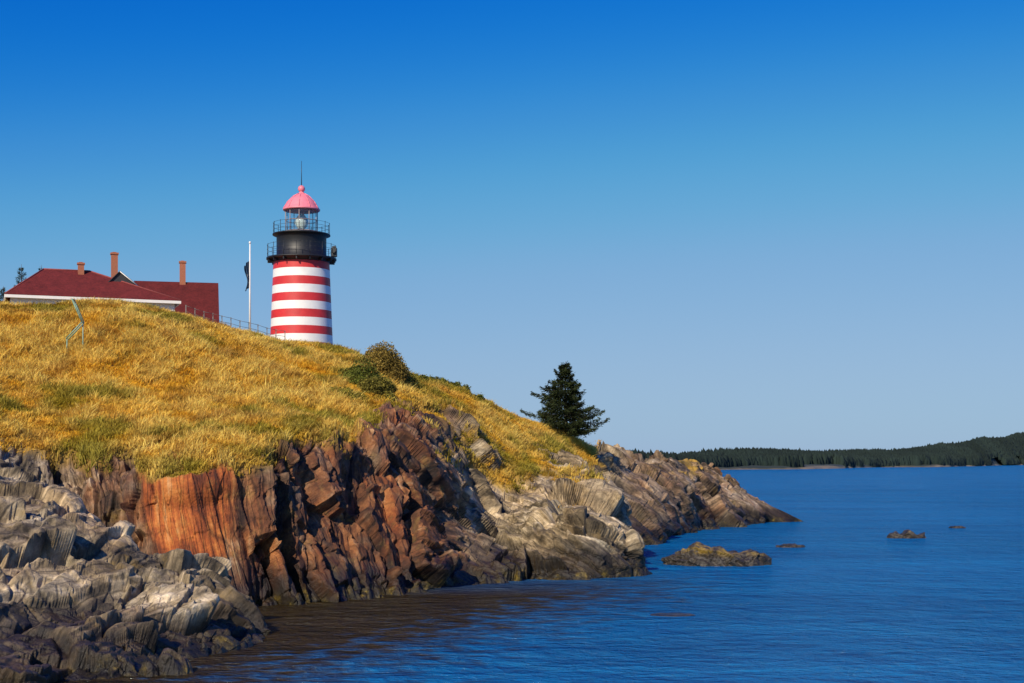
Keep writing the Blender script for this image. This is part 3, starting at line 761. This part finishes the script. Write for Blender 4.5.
th=7.4+.8*rng.normal(0,1,n)+5*fbm(tp*.010,3,96);th=np.clip(th,3.5,12);tr_=1.3+1.7*rng.random(n)
K=6;ang=np.arange(K)/K*2*math.pi
ringr=[1.0,.85,.45];ringz=[.05,.5,.8]
allv=np.zeros((n,3*K+1,3))
for q in range(3):
    jit=.6+.8*rng.random((n,K))
    allv[:,q*K:(q+1)*K,0]=tp[:,0,None]+np.cos(ang)*tr_[:,None]*ringr[q]*jit
    allv[:,q*K:(q+1)*K,1]=tp[:,1,None]+np.sin(ang)*tr_[:,None]*ringr[q]*jit
    allv[:,q*K:(q+1)*K,2]=tp[:,2,None]+(th*ringz[q])[:,None]+rng.normal(0,.4,(n,K))-1.2
allv[:,3*K]=tp;allv[:,3*K,2]+=th-1
fl=[]
for q in range(2):
    for k in range(K):
        k2=(k+1)%K;fl+=[(q*K+k,q*K+k2,(q+1)*K+k2),(q*K+k,(q+1)*K+k2,(q+1)*K+k)]
for k in range(K): fl.append((2*K+k,2*K+(k+1)%K,3*K))
fl=np.array(fl);Fs=(fl[None]+(np.arange(n)*(3*K+1))[:,None,None]).reshape(-1,3)
cc=np.array([.019,.031,.026])*((.8+.3*rng.random((n,1)))*(1+.45*fbm(tp*.02,3,97))[:,None]);cc=np.repeat(cc,3*K+1,0)  # slight bluish distance haze mixed into the tree colour
o=link("forest",np_mesh("forest",allv.reshape(-1,3),Fs,FAR,cc,smooth=True));o["kind"]="stuff";o["label"]="dark evergreen forest along the far shore";o["category"]="forest"

# ---------------------------------------------------------------- water
t=NT("sea_water");c=t.coord()
w0=t.noise(t.mapping(c,(0,0,18),(.8,1,1)),.40,3,.5)
w1=t.noise(t.mapping(c,(0,0,-12),(.75,1,1)),1.3,5,.60)
w2=t.noise(t.mapping(c,(0,0,25),(.85,1,1)),4.0,4,.6)
w3=t.noise(t.mapping(c,(0,0,5),(.4,1,1)),.10,3,.5)
patch=t.ramp(t.noise(t.mapping(c,(0,0,0),(.35,1.4,1)),.022,5,.6),[(.35,(.55,.55,.55)),(.62,(1,1,1))])
h1=t.math('ADD',t.math('MULTIPLY',w1,1.25),t.math('ADD',t.math('MULTIPLY',w2,.36),t.math('MULTIPLY',w0,1.7)))
hh=t.math('ADD',t.math('MULTIPLY',h1,patch),t.math('MULTIPLY',w3,1.0))
bn=t.bump(hh,1.0,1.0)
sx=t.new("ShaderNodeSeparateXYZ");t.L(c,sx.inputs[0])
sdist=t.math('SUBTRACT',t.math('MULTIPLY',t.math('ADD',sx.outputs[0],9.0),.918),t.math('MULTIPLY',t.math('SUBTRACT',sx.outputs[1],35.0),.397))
refl_edge=t.math('ADD',t.math('MULTIPLY',sdist,.12),t.math('ADD',t.math('MULTIPLY',t.math('SUBTRACT',t.noise(c,.25,4),.5),.6),t.math('MULTIPLY',t.math('SUBTRACT',w1,.5),2.0)))
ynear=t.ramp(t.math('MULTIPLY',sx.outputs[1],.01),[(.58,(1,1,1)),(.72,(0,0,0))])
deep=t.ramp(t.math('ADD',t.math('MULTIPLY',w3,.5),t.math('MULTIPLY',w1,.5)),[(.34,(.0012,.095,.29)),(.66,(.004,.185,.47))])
refl_mask=t.math('MULTIPLY',t.ramp(refl_edge,[(.05,(1,1,1)),(.70,(0,0,0))]),ynear)
dcol=t.mix(refl_mask,deep,(.042,.026,.006))  # cliff's brown reflection painted into the water colour near shore
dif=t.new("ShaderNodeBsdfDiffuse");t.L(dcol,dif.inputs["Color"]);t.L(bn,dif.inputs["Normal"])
gls=t.new("ShaderNodeBsdfGlossy");gls.inputs["Color"].default_value=(.70,.90,1,1);gls.inputs["Roughness"].default_value=.10;t.L(bn,gls.inputs["Normal"])
fr=t.new("ShaderNodeFresnel");fr.inputs["IOR"].default_value=1.33;t.L(bn,fr.inputs["Normal"])
mx=t.new("ShaderNodeMixShader");t.L(fr.outputs[0],mx.inputs[0]);t.L(dif.outputs[0],mx.inputs[1]);t.L(gls.outputs[0],mx.inputs[2])
t.L(mx.outputs[0],t.n["Material Output"].inputs[0])
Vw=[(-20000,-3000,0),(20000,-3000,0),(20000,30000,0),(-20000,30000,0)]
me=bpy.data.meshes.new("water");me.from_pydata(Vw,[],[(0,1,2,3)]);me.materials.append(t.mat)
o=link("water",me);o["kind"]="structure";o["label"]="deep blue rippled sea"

# ---------------------------------------------------------------- light
EL=35;sd=Vector((-.44,-.898,0)).normalized()*math.cos(math.radians(EL));sd.z=math.sin(math.radians(EL))
L=bpy.data.lights.new("sun",'SUN');L.energy=5.0;L.angle=math.radians(.5);L.color=(1,.88,.70)
lo=link("sun",L);lo.rotation_euler=sd.to_track_quat('Z','Y').to_euler()
w=bpy.data.worlds.new("World");scene.world=w;w.use_nodes=True;n=w.node_tree
sky=n.nodes.new("ShaderNodeTexSky");sky.sky_type='NISHITA';sky.sun_disc=False;sky.sun_elevation=math.radians(EL);sky.sun_rotation=math.atan2(sd.x,sd.y)
sky.air_density=1.0;sky.dust_density=.3;sky.ozone_density=3.0
sc=n.nodes.new("ShaderNodeVectorMath");sc.operation='SCALE';sc.inputs[3].default_value=.11;n.links.new(sky.outputs[0],sc.inputs[0])
cv=n.nodes.new("ShaderNodeRGBCurve");mp=cv.mapping;mp.use_clip=False;mp.extend='HORIZONTAL'
def setc(c,pts):
    c.points[0].location=pts[0];c.points[1].location=pts[-1]
    for p in pts[1:-1]: c.points.new(*p)
setc(mp.curves[0],[(0,0),(.12,.001),(.17,.002),(.21,.012),(.26,.052),(.34,.13),(.45,.22),(1,.34)])
setc(mp.curves[1],[(0,0),(.26,.105),(.30,.137),(.36,.198),(.42,.27),(.52,.37),(.70,.43),(1,.50)])
setc(mp.curves[2],[(0,0),(.3,.45),(.5,.58),(.62,.64),(.75,.66),(1,.70)])
mp.update();n.links.new(sc.outputs[0],cv.inputs["Color"])
s2=n.nodes.new("ShaderNodeVectorMath");s2.operation='SCALE';s2.inputs[3].default_value=10;n.links.new(cv.outputs[0],s2.inputs[0])
bg=n.nodes["Background"];n.links.new(s2.outputs[0],bg.inputs[0]);bg.inputs[1].default_value=.1
scene.view_settings.view_transform='Standard';scene.view_settings.look='None';scene.view_settings.exposure=0

cam=bpy.data.cameras.new("camera");cam.lens=50;cam.sensor_width=36;cam.shift_y=(HOR-341.5)/1024;cam.clip_end=60000;cam.clip_start=.5
co=link("camera",cam,loc=(0,0,CAMZ));co.rotation_euler=(math.pi/2,0,0);scene.camera=co
